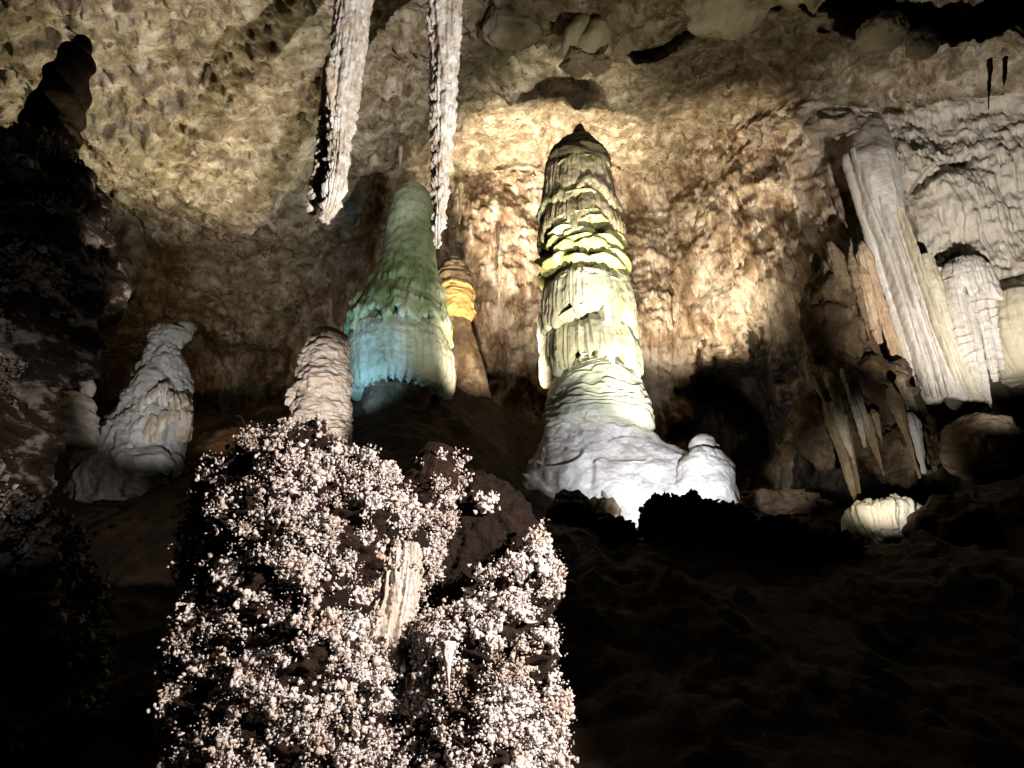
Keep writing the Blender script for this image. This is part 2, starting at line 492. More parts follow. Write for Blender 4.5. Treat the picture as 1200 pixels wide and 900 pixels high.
# ------------------------------------------------------------------ displacement recipes
def d_rough(a=0.06, f=2.0, zs=1.0, o=4):
    return lambda G, TH, V: a * fbm(G * np.array([f, f, f * zs]), o)


def flute(TH, G, k, seed=0.0, zs=0.12):
    q = np.stack([np.cos(TH) * k, np.sin(TH) * k, G[..., 2] * zs + seed], -1)
    return 1 - 2 * np.abs(perlin(q)) ** 0.8


def tier(L, R, pt, pb, Y, k=9, seed=0.0, teeth=0.35, wob=0.18, grow=1.0, amp=0.10, ky=1.0, lump=0.0, nth=440, nz=100):
    h = pb - pt
    c = lambda p: (np.interp(p, L[0], L[1]) + np.interp(p, R[0], R[1])) / 2
    w = lambda p: (np.interp(p, R[0], R[1]) - np.interp(p, L[0], L[1])) / 2 * grow
    prof = [(0, .50), (.08, .60), (.18, .74), (.36, .90), (.64, .99), (.88, 1.03), (1.0, 1.01), (.95, .80), (.78, .52)]
    rows = []
    for (v, s) in prof:
        p = pt + v * h
        rows.append((p, c(p) - w(pb - .4 * h) * s, c(p) + w(pb - .4 * h) * s))

    def zw(G, TH, V):
        q = np.stack([np.cos(TH) * 1.3 + seed, np.sin(TH) * 1.3, 0 * TH + seed], -1)
        z = wob * fbm(q * 1.2, 3) * 1.6
        kk = np.stack([np.cos(TH) * k * 1.1, np.sin(TH) * k * 1.1, 0 * TH + seed * 3], -1)
        b = sstep(.35, .72, V)
        return z - teeth * b * np.clip(perlin(kk) * 1.6 + .25 * perlin(kk * 2.7), -0.3, 1.2)

    def dp(G, TH, V):
        body = sstep(.06, .3, V)
        a = amp * body * (flute(TH, G, k, seed) + .35 * flute(TH, G, k * 2.1, seed + 4))
        a = a + .035 * fbm(G * 2.0, 3)
        if lump:
            q = np.stack([np.cos(TH) * 2.1, np.sin(TH) * 2.1, 0 * TH + seed * 2], -1)
            a = a + lump * np.clip(perlin(q) * 1.5, -1, .6)
        return a
    return lathe(rows, Y, nth, nz, ky, dp, zw)


# ------------------------------------------------------------------ the great dome
YD = 20.0
sil = np.array([(153, 677, 681), (158, 673, 686), (166, 664, 692), (176, 654, 700), (190, 643, 712), (210, 637, 717), (240, 634, 722), (270, 633, 727), (300, 631, 733),
                (330, 632, 738), (360, 632, 741), (385, 633, 743), (410, 636, 745), (432, 640, 746), (470, 642, 748)], float)
SL, SR = (sil[:, 0], sil[:, 1]), (sil[:, 0], sil[:, 2])
dome = empty('giant_stalagmite', P(720, 612, YD), 'tallest stalagmite, domed and banded in yellow green drapery tiers on a spreading white flowstone mound', 'stalagmite')
core_rows = [(p, l + (r - l) * .16, r - (r - l) * .16) for (p, l, r) in sil]
obj('shaft', lathe(core_rows, YD, 90, 120, 1, d_rough(.08, 2)), M['darkrock'], dome)  # dark colour paints shade into the gaps between the tiers
obj('cap', lathe([(148, 678, 680), (155, 674, 685), (163, 667, 691), (171, 660, 697), (182, 649, 707), (193, 641, 714), (202, 640, 716), (206, 650, 706)], YD, 160, 90, 1,
                 lambda G, TH, V: .10 * fbm(G * np.array([1.6, 1.6, 2.6]), 4) + .05 * ridged(G * np.array([1.0, 1.0, 3.0]), 2)), M['cap'], dome)
tiers = [  # top, bottom, material, flute count, tooth length, wobble, grow, amp, lump
    (186, 252, 'tier_top', 8.5, .34, .30, 1.00, .042, .04),
    (232, 256, 'tier_top', 7, .20, .30, 1.03, .05, .10),
    (243, 285, 'tier_top', 9, .30, .26, 1.04, .042, .04),
    (322, 390, 'tier_low', 7, .50, .26, 1.00, .065, .14),
    (378, 438, 'tier_low', 7, .46, .24, 1.00, .065, .16),
]
for i, (a, b, mk, k, te, wo, gr, am, lu) in enumerate(tiers):
    obj('drapery_tier', tier(SL, SR, a, b, YD, k, 2.3 * i + .7, te, wo, gr, am, 1.0, lu), M[mk], dome)


def pads(py, seed, n, hgt, prot):
    """one storey of overlapping lens shaped drip pads around the shaft"""
    rg = np.random.default_rng(seed)
    V, F = ico(4)
    l, r = np.interp(py, sil[:, 0], sil[:, 1]), np.interp(py, sil[:, 0], sil[:, 2])
    a, b = P(l, py, YD), P(r, py, YD)
    c, R = (a + b) / 2, (b - a)[0] / 2
    out = []
    for k in range(n):
        t = 2 * math.pi * (k + rg.uniform(-.45, .45)) / n + seed
        w = 2 * math.pi * R / n * rg.uniform(.35, .85)
        h = hgt * rg.uniform(.6, 1.5)
        Q = V * np.array([w, prot * rg.uniform(.85, 1.3), h])
        tooth = np.clip(perlin(np.stack([V[:, 0] * w * 7, V[:, 1] * .5, 0 * V[:, 0] + k + seed * 9], -1)) * 1.8 + .2, 0, 1.2)
        Q[:, 2] = np.where(V[:, 2] < 0, Q[:, 2] * (.6 + 1.5 * tooth), Q[:, 2])
        Q[:, 2] -= .10 * (V[:, 0] ** 2) * rg.uniform(-.3, 1.8) + Q[:, 0] * rg.uniform(-.22, .22)
        Q = Q * (1 + .20 * fbm(V * np.array([1.8, 1.8, .8]) + seed * 3 + k * 5, 4))[:, None]
        ang = Q[:, 0] / R
        rad = R * .74 + Q[:, 1]
        out.append((np.stack([c[0] + rad * np.cos(t + ang), c[1] + rad * np.sin(t + ang), c[2] + Q[:, 2] + rg.uniform(-.16, .16) + .14 * math.sin(t * 1.0 + seed * .4)], -1), F))
    return merge(*out)


for i, (py, n, h, pt) in enumerate([(206, 6, .10, .26), (232, 6, .12, .30), (254, 7, .12, .32), (266, 6, .10, .30), (283, 7, .09, .34), (291, 7, .12, .38), (299, 6, .15, .40), (307, 8, .09, .38), (315, 7, .12, .40), (323, 7, .10, .38), (346, 4, .14, .32), (384, 5, .10, .34)]):
    obj('drip_pads', pads(py, i + 2, n, h, pt), M['tier_mid' if 270 < py < 340 else 'tier_top' if py < 270 else 'tier_low'], dome)


def ripples(G, TH, V):
    q = G * np.array([.55, .55, 1.0])
    ph = G[..., 2] * 4.6 + 1.6 * fbm(q * 1.3, 3)
    s = ph - np.floor(ph)
    lip = s ** 2.2 * (1 - sstep(.86, 1, s))
    return   .055 * lip * (.3 + np.clip(.7 + fbm(q * 1.9 + 9, 2), 0, 1.3)) + .06 * fbm(G * 1.6, 3)


obj('rippled_collar', lathe([(428, 668, 722), (431, 658, 732), (440, 650, 741), (455, 644, 751), (472, 640, 758), (490, 637, 764), (503, 638, 766), (508, 645, 760), (507, 665, 740)],
                            YD, 320, 220, 1, ripples), M['collar'], dome)


def lips(G, TH, V):
    q = G * np.array([.42, .42, .5])
    ph = G[..., 2] * 0.95 + 1.5 * fbm(q + 4, 3)
    s = ph - np.floor(ph)
    lip = s ** 1.3 * (1 - sstep(.80, 1, s)) * np.clip(.5 + 1.4 * perlin(q * 1.7 + 21), 0, 1.3)
    ph2 = G[..., 2] * 3.2 + 2.4 * fbm(q * 1.6 + 14, 3)
    s2 = ph2 - np.floor(ph2)
    lip2 = s2 ** 1.5 * (1 - sstep(.8, 1, s2))
    return .13 * lip + .03 * lip2 * np.clip(.4 + 1.6 * perlin(q * 1.5 + 3), 0, 1) + .20 * fbm(G * .55, 3) + .05 * fbm(G * 2.2, 4)


mound = lathe([(498, 660, 742), (500, 648, 758), (508, 640, 770), (520, 636, 788), (531, 631, 806), (545, 624, 824), (570, 612, 840), (590, 604, 856), (615, 598, 872), (640, 596, 885), (660, 600, 880)],
              YD, 360, 260, 0.5, lips)
obj('flowstone_mound', mound, M['flow'], dome)
lobe = lathe([(534, 812, 836), (536, 803, 846), (541, 797, 851), (550, 791, 856), (565, 786, 858), (585, 784, 861), (610, 782, 866), (640, 780, 870)], YD - .9, 180, 140, 1, lips)
obj('side_lobe', lobe, M['flow'], dome)
obj('rounded_knob', lathe([(510, 819, 826), (511, 815, 831), (515, 810, 836), (521, 808, 838), (527, 808, 838), (532, 810, 837)], YD - .9, 90, 60, 1, d_rough(.03, 2.5)), M['flow'], dome)
obj('small_nub', lathe([(521, 840, 842), (524, 838.5, 844), (530, 838, 846), (545, 838, 847)], YD - .9, 40, 30, 1, d_rough(.02, 4)), M['flow'], dome)
# lime stain sheet under the collar
# ------------------------------------------------------------------ twin domes
YG = 22.0
green = empty('green_stalagmite', P(470, 480, YG), 'smooth bottle shaped stalagmite tinted green above and blue below, left of the tallest one', 'stalagmite')


def upz(G, TH, V):
    q = np.stack([np.cos(TH) * 5, np.sin(TH) * 5, 0 * TH + 2], -1)
    q1 = np.stack([np.cos(TH) * 1.2, np.sin(TH) * 1.2, 0 * TH + 5], -1)
    b = sstep(.62, .9, V)
    return -b * (.55 * np.clip(perlin(q) * 1.3 + .5 * perlin(q * 2.3), -.4, 1.0) + .45 * perlin(q1))


def upd(G, TH, V):
    b = sstep(.40, .75, V)
    return .10 * b * flute(TH, G, 9, 1, .5) * (.5 + np.clip(perlin(G * np.array([2, 2, 3.])) * 2, -.5, 1)) + .07 * fbm(G * .8, 3) + .02 * fbm(G * 3.5, 3)


gup = [(217, 480, 486), (219, 472, 494), (224, 464, 501), (234, 459, 506), (250, 457, 508), (280, 453, 509), (310, 445, 512), (335, 433, 518), (360, 420, 522), (376, 410, 526), (388, 405, 529),
       (392, 405, 529), (389, 416, 518), (380, 432, 502)]
obj('upper_drapery', lathe(gup, YG, 320, 300, 1, upd, upz), M['green_up'], green)


def loz(G, TH, V):
    q = np.stack([np.cos(TH) * 7, np.sin(TH) * 7, 0 * TH + 9], -1)
    return -sstep(.6, .85, V) * .13 * np.clip(perlin(q) * 1.5 + .4 * perlin(q * 2.2), -.4, 1.0)


glo = [(366, 436, 504), (384, 421, 514), (398, 411, 524), (410, 407.5, 529), (420, 406.5, 531), (440, 408, 533), (455, 409, 531), (463, 411, 524), (465, 418, 515), (461, 430, 505)]
obj('lower_drapery', lathe(glo, YG, 320, 200, 1, lambda G, TH, V: .035 * flute(TH, G, 9, 3, .1) + .10 * fbm(G * .7 + 3, 3) + .03 * fbm(G * 3.5, 3), loz), M['green_low'], green)
obj('foot', lathe([(450, 432, 502), (460, 428, 506), (472, 424, 510), (500, 415, 520), (530, 405, 535)], YG, 160, 80, 1, d_rough(.10, 1.4)), M['darkrock'], green)  # dark colour stands in for the shade under the hem

YO = 25.0
orange = empty('ochre_stalagmite', P(548, 462, YO), 'slim stalagmite with a glowing ochre band, peeking out behind the green bottle shaped one', 'stalagmite')
ob_d = lambda G, TH, V: .10 * ridged(G * np.array([.7, .7, 1.9]), 2) + .06 * fbm(G * 2, 3)
obj('rounded_top', lathe([(307, 528, 536), (309, 522, 543), (315, 517, 549), (328, 515, 552), (341, 516, 553), (344, 521, 548)], YO, 160, 110, 1, ob_d), M['ledge'], orange)  # top coloured dark to look dimly lit beside the band
obj('ochre_band', lathe([(337, 519, 549), (340, 515, 553), (352, 516, 554), (364, 517, 553), (376, 520, 552), (381, 526, 547)], YO, 160, 110, 1, ob_d), M['orange'], orange)
obj('body', lathe([(370, 526, 548), (378, 521, 553), (400, 517, 559), (425, 515, 566), (450, 512, 572), (480, 508, 578), (510, 505, 582)], YO, 140, 140, 1, d_rough(.12, 1.5, .4)), M['ledge'], orange)  # body darkened likewise, shade put into the colour

# small pale stalagmite in front left of the green one
YS = 16.0
pale = empty('cream_stalagmite', P(378, 525, YS), 'short cream stalagmite with rippled bands and a flat dark top, left of bottle shape', 'stalagmite')


def palebands(G, TH, V):
    ph = G[..., 2] * 3.4 + 1.2 * fbm(G * np.array([.7, .7, 1.2]), 3)
    s = ph - np.floor(ph)
    return .03 * s ** 1.5 * (1 - sstep(.85, 1, s)) + .09 * fbm(G * 1.6, 4) + .05 * fbm(G * np.array([4, 4, 7.]), 3)


obj('body', lathe([(396, 372, 398), (398, 366, 404), (404, 361, 408), (420, 355, 410), (440, 350, 411), (460, 346, 411), (470, 345, 411), (474, 347, 410), (478, 346, 411), (500, 345, 411), (530, 345, 412), (560, 344, 413)],
                  YS, 200, 260, 1, palebands), M['pale'], pale)
obj('flat_top', lathe([(389, 374, 396), (390, 369, 402), (394, 366, 405), (399, 366, 405), (401, 372, 400)], YS, 120, 50, 1, d_rough(.06, 2.4)), M['cap'], pale)
nubs = []
for (a, b, r) in [(358, 412, 5), (355, 424, 6), (352, 436, 6), (349, 450, 5), (342, 462, 6), (339, 470, 5), (361, 405, 4), (347, 478, 6)]:
    nubs.append(boulder(a, b, YS - .3, r * .021, r * .021, r * .026, .3, 1.2, a))
obj('knobbly_edge', merge(*nubs), M['pale'], pale)

# ------------------------------------------------------------------ left: hooded white cone
YC = 20.0
cone = empty('hooked_stalagmite', P(165, 560, YC), 'grey white cone stalagmite with a hooked tip and a ragged fringe around its waist', 'stalagmite')


def coned(G, TH, V):
    return .13 * fbm(G * .9, 4) + .09 * ridged(G * np.array([2.2, 2.2, 1.0]), 4) + .05 * fbm(G * 4.5, 4)


obj('body', lathe([(388, 190, 206), (391, 185, 214), (398, 181, 212), (410, 176, 208), (425, 170, 212), (445, 161, 214), (465, 154, 217), (482, 149, 218), (500, 138, 216), (515, 124, 212), (528, 111, 208), (545, 100, 204), (570, 92, 200), (600, 88, 195)],
                  YC, 200, 220, 1, coned), M['cone'], cone)
obj('hooked_tip', merge(lathe([(377, 212, 222), (379, 209, 226), (383, 208, 229), (388, 212, 226)], YC - .2, 60, 40, 1, d_rough(.07, 3)),
                        lathe([(386, 196, 212), (388, 190, 222), (394, 190, 224), (398, 198, 220)], YC - .2, 80, 40, 1, d_rough(.08, 3))), M['cone'], cone)
cl = (np.array([440, 470, 480, 500, 520.]), np.array([172, 166, 164, 164, 164.]))
cr = (np.array([440, 470, 480, 500, 520.]), np.array([215, 220, 222, 222, 218.]))
obj('fringe', tier(cl, cr, 464, 484, YC - .35, 6, 3.1, .42, .22, 1.0, .08, .9), M['fringe'], cone)
obj('fringe', tier(cl, cr, 482, 499, YC - .4, 5, 8.4, .45, .28, 1.0, .09, .9), M['fringe'], cone)
obj('foot_slab', lathe([(536, 160, 192), (540, 142, 200), (550, 136, 200), (562, 130, 190), (590, 126, 186)], YC - .6, 120, 70, .9, lambda G, TH, V: .22 * ridged(G * np.array([.9, .9, 1.2]), 3) + .05 * fbm(G * 4, 3)), M['cone'], cone)

nub = empty('knob_stalagmite', P(87, 502, 18), 'small rounded two lump stalagmite in the dark between the black crag and the hooked cone', 'stalagmite')
obj('body', lathe([(463, 82, 94), (465, 76, 102), (472, 70, 108), (482, 64, 110), (492, 60, 111), (502, 60, 110), (520, 62, 108)], 18, 140, 100, 1, lambda G, TH, V: .05 * ridged(G * np.array([1, 1, 3.]), 2) + .06 * fbm(G * 2, 4)), M['pale'], nub)
obj('top_knob', lathe([(444, 98, 104), (446, 94, 109), (451, 92, 111), (457, 93, 110), (464, 94, 108)], 18, 80, 50, 1, d_rough(.05, 3)), M['pale'], nub)

stub = obj('stub_stalagmite', lathe([(487, 278, 282), (490, 276, 286), (500, 278, 290), (509, 281, 291), (520, 282, 292)], 18, 60, 50, 1, d_rough(.04, 3)), M['drape_y'], origin=P(286, 512, 18))
tag(stub, 'tiny yellowish stalagmite stub, leaning, left of the short cream stalagmite', 'stalagmite')

# dark leaning stalagmite and crag on the far left
YL = 11.0
dk = empty('leaning_stalagmite', P(40, 215, YL), 'dark leaning stalagmite ringed like a horn on top of the black crag at far left', 'stalagmite')


def rings(G, TH, V):
    ph = G[..., 2] * 1.55 + .35 * G[..., 0] + .9 * fbm(G * .7, 2)
    return .045 * np.sin(ph * 6.28) + .035 * fbm(G * 1.8, 4)


obj('horn', lathe([(46, 92, 99), (48, 88, 104), (54, 82, 107), (70, 71, 108), (100, 53, 103), (130, 38, 97), (160, 25, 88), (190, 12, 80), (215, 2, 78), (240, -5, 78)], YL, 160, 200, 1, rings), M['darkrock'], dk)
crag = empty('dark_crag', P(30, 640, YL), 'black craggy rock with grey crusted patches filling the far left edge', 'rock')
cragrows = [(192, 5, 60), (200, -20, 82), (215, -30, 92), (240, -35, 94), (262, -40, 98), (290, -45, 112), (330, -50, 112), (380, -55, 98), (430, -60, 66), (480, -65, 40), (540, -70, 26), (600, -75, 20), (680, -80, 20), (760, -80, 20)]
crag_geo = lathe(cragrows, YL, 300, 300, 1.0, lambda G, TH, V: .42 * ridged(G * np.array([.7, .7, 1.0]), 3) * .6 + .25 * fbm(G * 1.2, 4) + .07 * fbm(G * 5, 3))
obj('rock_body', crag_geo, M['leftrock'], crag)


# ------------------------------------------------------------------ popcorn
def tri_of(geo):
    V, Fs = geo
    if isinstance(Fs, np.ndarray): Fs = [Fs]
    T = []
    for f in Fs:
        T.append(f[:, :3])
        if f.shape[1] == 4: T.append(f[:, [0, 2, 3]])
    return V, np.concatenate(T)


def popcorn(geo, dens, rmin, rmax, maskf, out=0.05, maxn=9000, seed=1, center=None):
    """knobbly cave coral budding outwards from a rock's surface"""
    rg = np.random.default_rng(seed)
    V, T = tri_of(geo)
    a, b, c = V[T[:, 0]], V[T[:, 1]], V[T[:, 2]]
    nn = np.cross(b - a, c - a)
    ar = np.linalg.norm(nn, axis=1)
    nn /= ar[:, None] + 1e-12
    ctr = V.mean(0) if center is None else center
    mid = (a + b + c) / 3
    sg = np.sign(((mid - np.array([ctr[0], ctr[1], 0])) * nn * np.array([1, 1, 0])).sum(1))
    nn *= np.where(sg == 0, 1, sg)[:, None]
    wgt = ar * (nn[:, 1] < 0.35)
    n = int(wgt.sum() / 2 * dens)
    k = rg.choice(len(T), n, p=wgt / wgt.sum())
    u, v = rg.random((2, n))
    fl = u + v > 1
    u[fl], v[fl] = 1 - u[fl], 1 - v[fl]
    p = a[k] + u[:, None] * (b - a)[k] + v[:, None] * (c - a)[k]
    nr = nn[k]
    pr = maskf(p)
    keep = rg.random(n) < pr
    p, nr, pr = p[keep][:maxn], nr[keep][:maxn], pr[keep][:maxn]
    n = len(p)
    iv, ifc = ICO1
    outV, outF = [], []
    base = 0
    dirn = nr + rg.normal(size=(n, 3)) * .35 + np.array([0, -.1, .25])
    dirn /= np.linalg.norm(dirn, axis=1, keepdims=True)
    R = (rmin + (rmax * 1.45 - rmin) * rg.random(n) ** 2.2) * (.7 + .5 * pr)
    for kk in range(12):
        sel = np.ones(n, bool) if kk == 0 else rg.random(n) < .62
        m = sel.sum()
        jit = 1 + .46 * rg.normal(size=(m, len(iv), 1)).clip(-1.2, 1.2)
        sc = rg.uniform(.5, 1.5, (m, 1, 3))
        rr = R[sel] * (1 if kk == 0 else .72) * rg.uniform(.55, 1.25, m)
        off = dirn[sel] * (rr * .5 + out * min(kk, 2) * rg.random(m))[:, None] + (rg.normal(size=(m, 3)) * rmax * (.42 + .09 * kk) * min(kk, 1))
        L = iv[None] * jit * sc * rr[:, None, None] + (p[sel] + off)[:, None]
        outV.append(L.reshape(-1, 3))
        outF.append((ifc[None] + (np.arange(m) * len(iv))[:, None, None] + base).reshape(-1, 3))
        base += m * len(iv)
    return np.concatenate(outV), np.concatenate(outF)


tag(obj('knobbly_crust', popcorn(crag_geo, 420, .02, .055, lambda p: np.clip(3.0 * fbm(p * np.array([.9, .9, 2.0]) + 2, 4) - .1, 0, 1) * (1 - sstep(-.80, -.70, p[:, 0] / p[:, 1])), .06, 3000, 12), M['corn_grey'], crag), kind='stuff')

YP = 6.0
left_core = merge(
    lathe([(498, 338, 362), (503, 322, 380), (515, 304, 396), (535, 282, 420), (555, 266, 448), (580, 254, 470), (620, 240, 492), (660, 229, 488), (700, 221, 480), (760, 215, 474), (820, 210, 468), (900, 205, 462), (990, 200, 458)],
          YP, 260, 260, .8, lambda G, TH, V: .13 * ridged(G * np.array([2.6, 2.6, 4.4]), 3) - .15 + .14 * fbm(G * 1.8, 3) + .02 * fbm(G * 14, 3)),
    lathe([(529, 508, 524), (533, 499, 530), (548, 490, 532), (575, 479, 525), (600, 468, 517), (640, 448, 506), (700, 430, 490)], YP + .05, 120, 120, .9,
          lambda G, TH, V: .05 * ridged(G * np.array([3, 3, 4.]), 3) + .05 * fbm(G * 3, 3)))
pl = empty('popcorn_outcrop', P(340, 930, YP), 'nearest rock outcrop crusted all over with white cave popcorn, with a fluted curtain', 'rock outcrop')
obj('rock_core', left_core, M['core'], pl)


def ledges(p, off):
    ph = p[:, 2] * 4.6 + 1.9 * fbm(p * np.array([1.7, 1.7, 1.2]) + off, 3)
    s_ = ph - np.floor(ph)
    return .25 + .75 * sstep(.30, .50, s_) * (1 - sstep(.93, 1.0, s_))


def maskL(p):
    n = fbm(p * np.array([4.4, 4.4, 9.0]) + 3, 3)
    m = -.02 + 3.4 * n + 1.5 * perlin(p * np.array([3.6, 3.6, .9]) + 50) + 1.7 * perlin(p * np.array([1.5, 1.5, 4.2]))
    x = (p[:, 0] / p[:, 1])
    return ledges(p, 3) * np.clip(m + .22 + .9 * (x + .26), 0.02, 1) * (1 - .85 * sstep(.5, .9, np.exp(-((p[:, 0] + 1.05) / .22) ** 2 - ((p[:, 2] - 2.5) / .33) ** 2)))


tag(obj('popcorn_crust', popcorn(left_core, 3300, .006, .018, maskL, .05, 9500, 5, left_core[0].mean(0)), M['popcorn'], pl), kind='stuff')
obj('fluted_curtain', lathe([(640, 440, 486), (650, 432, 492), (670, 428, 492), (700, 424, 489), (740, 412, 481), (770, 404, 474), (785, 402, 470), (782, 412, 462)], YP - .17, 300, 160, .75,
                            lambda G, TH, V: .03 * flute(TH, G, 4.5, 2, .8) + .05 * fbm(G * 4, 3) + .012 * fbm(G * 22, 3),
                            lambda G, TH, V: -.16 * sstep(.55, .85, V) * np.clip(perlin(np.stack([np.cos(TH) * 4, np.sin(TH) * 4, 0 * TH], -1)) * 1.6, -.5, 1)), M['curtain'], pl)

pr = empty('popcorn_column', P(560, 930, YP), 'right hand popcorn crusted column beside the black drop, with a tiny white stalactite', 'rock outcrop')
right_core = merge(
    lathe([(622, 626, 638), (630, 612, 644), (645, 592, 648), (670, 572, 649), (700, 546, 650), (725, 522, 648), (760, 496, 650), (800, 478, 652), (850, 466, 655), (900, 456, 659), (990, 448, 668)], YP - .1, 240, 240, .8,
          lambda G, TH, V: .13 * ridged(G * np.array([3.0, 3.0, 5.0]) + 7, 3) - .17 + .11 * fbm(G * 2.2, 3) + .02 * fbm(G * 14, 3)))
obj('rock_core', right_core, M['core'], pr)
obj('bare_rock_back', lathe([(572, 520, 560), (580, 508, 585), (596, 496, 606), (620, 486, 628), (700, 470, 640), (800, 455, 645), (990, 440, 650)], YP + .6, 200, 200, .7,
                            lambda G, TH, V: .09 * ridged(G * np.array([4, 4, 2.4]), 4) + .06 * fbm(G * 2.2, 4) + .02 * fbm(G * 16, 3)), M['bare'], pr)


def maskR(p):
    n = fbm(p * np.array([4.4, 4.4, 8.0]) + 13, 3)
    return ledges(p, 9) * np.clip(.22 + 3.4 * n + 1.5 * perlin(p * np.array([3.6, 3.6, .9]) + 70) + 1.7 * perlin(p * np.array([1.5, 1.5, 4.0]) + 5), 0.01, 1)


tag(obj('popcorn_crust', popcorn(right_core, 3300, .006, .018, maskR, .05, 8000, 6, right_core[0].mean(0)), M['popcorn'], pr), kind='stuff')
obj('small_stalactite', lathe([(752, 513, 534), (757, 516, 534), (768, 519, 531), (785, 522, 529), (800, 524, 528), (815, 526, 527)], YP - .95, 60, 60, 1, d_rough(.008, 14, .4)), M['popcorn'], pr)
lone = popcorn(lathe([(585, 566, 574), (590, 563, 577), (596, 566, 574)], YP + .1, 40, 20), 6000, .016, .026, lambda p: np.ones(len(p)), .03, 14, 9)
obj('popcorn_tuft', lone, M['popcorn'], pr)

# dim lower-left outcrop
ll = empty('dim_outcrop', P(10, 880, 8), 'dim rock with sparse grey popcorn at the bottom left corner, mostly lost in darkness', 'rock outcrop')
ll_core = lathe([(592, -40, 10), (600, -60, 28), (630, -70, 50), (680, -75, 72), (740, -78, 84), (800, -80, 88), (900, -80, 92), (1000, -80, 95)], 8, 200, 200, .9,
                lambda G, TH, V: .16 * ridged(G * np.array([1.4, 1.4, 2.6]), 3) + .1 * fbm(G * 2, 4))
obj('rock_core', ll_core, M['leftrock'], ll)
tag(obj('popcorn_crust', popcorn(ll_core, 500, .02, .05, lambda p: np.clip(2.2 * fbm(p * np.array([1.6, 1.6, 3.2]), 3) - .1, 0, 1), .05, 2500, 8), M['corn_grey'], ll), kind='stuff')

# ------------------------------------------------------------------ two big stalactites
YT = 13.0


def stald(k, a=.045):
    return lambda G, TH, V: a * flute(TH, G, k * .8, 2, .35) + .07 * fbm(G * np.array([1.6, 1.6, .7]), 3) + .055 * fbm(G * np.array([6, 6, 5.0]), 4) * (1 + 1.2 * sstep(.75, 1, V))


def zroof(px, Y):
    return float(ceil_z(P(px, 0, Y)[0], Y))


s1 = empty('forked_stalactite', P(420, -330, YT), 'thick white stalactite with a dark split side and two ragged ochre tips', 'stalactite')
obj('shaft', lathe([(-420, 425, 520), (-330, 422, 498), (-200, 412, 472), (-90, 404, 450), (0, 396, 434), (40, 392, 429), (80, 386, 424), (110, 383, 419), (140, 383, 414), (170, 384, 410), (200, 383, 405), (225, 381, 400), (243, 378, 396), (254, 376, 392), (260, 379, 387)], YT, 140, 300, 1, stald(5)), M['stal'], s1)
obj('tip', lathe([(70, 384, 394), (85, 381, 394), (110, 379, 391), (150, 376, 387), (190, 371, 384), (215, 366, 379), (232, 362, 375), (244, 360, 370), (248, 362, 367)], YT + .25, 90, 160, 1, lambda G, TH, V: .05 * ridged(G * 3 + 4, 3) + .05 * fbm(G * 5, 3)), M['stal_tip'], s1)
obj('twisted_strand', lathe([(75, 384, 392), (90, 381, 391), (100, 382, 393), (120, 386, 391), (140, 387, 391), (150, 388, 390)], YT - .55, 50, 80, 1, d_rough(.03, 5)), M['stal_tip'], s1)
s2 = empty('slender_stalactite', P(530, -330, YT), 'long slender white stalactite tapering to a point beside the bottle shaped stalagmite', 'stalactite')
obj('shaft', lathe([(-420, 500, 590), (-330, 500, 572), (-200, 501, 557), (-90, 502, 547), (0, 503, 540), (30, 503, 538), (80, 505, 536), (120, 506, 533), (160, 508, 529), (200, 508, 525), (240, 508, 522), (270, 508, 518), (286, 510, 515), (291, 512, 514)], YT, 140, 360, 1, stald(4, .06)), M['stal'], s2)

# ------------------------------------------------------------------ right drapery
YR = 20.5


def fin(rows, Y, ky=1.0, k=4, a=.03, seed=0, step_=0.0, nth=110, nz=170):
    def dp(G, TH, V):
        x = a * flute(TH, G, k, seed, .25) + .05 * fbm(G * np.array([1.2, 1.2, .5]) + seed, 3) + .02 * fbm(G * 5, 3)
        if step_:
            ph = G[..., 2] * 3.2 + .8 * fbm(G * 1.0, 2)
            s = ph - np.floor(ph)
            x = x + step_ * s ** 1.4 * (1 - sstep(.85, 1, s)) * np.clip(.4 + perlin(G * .8) * 1.5, 0, 1)
        return x
    return lathe(rows, Y, nth, nz, ky, dp)


dr = empty('flowstone_drapery', P(1090, 475, YR), 'tall leaning white drapery of broad ribs hanging on the right hand wall', 'drapery')
obj('broad_rib', fin([(118, 1004, 1034, 22.6), (140, 999, 1038, 21.8), (165, 995, 1043, 21), (190, 993, 1048, 20.6), (220, 1003, 1054), (250, 1014, 1058), (280, 1026, 1052), (300, 1033, 1053), (340, 1045, 1064), (380, 1058, 1077), (420, 1070, 1090), (455, 1080, 1101), (468, 1085, 1104), (470, 1090, 1099)], YR, .75, 1.5, .10, 1), M['drape'], dr)
obj('broad_rib', fin([(225, 1040, 1046), (250, 1040, 1056), (275, 1046, 1064), (310, 1055, 1076), (345, 1068, 1088), (380, 1080, 1102), (420, 1094, 1118), (450, 1104, 1130), (472, 1111, 1138), (476, 1116, 1132)], YR - .15, .8, 1.5, .06, 2, .04), M['drape'], dr)
obj('cream_rib', fin([(300, 1078, 1092), (330, 1082, 1104), (370, 1097, 1120), (410, 1112, 1134), (450, 1126, 1146), (474, 1136, 1154), (478, 1140, 1150)], YR - .2, .9, 3, .03, 3), M['drape_y'], dr)
obj('cream_rib', fin([(318, 1088, 1110), (350, 1102, 1124), (390, 1116, 1138), (430, 1130, 1148), (468, 1144, 1158), (475, 1148, 1155)], YR - .1, .9, 3, .03, 4), M['drape_y'], dr)
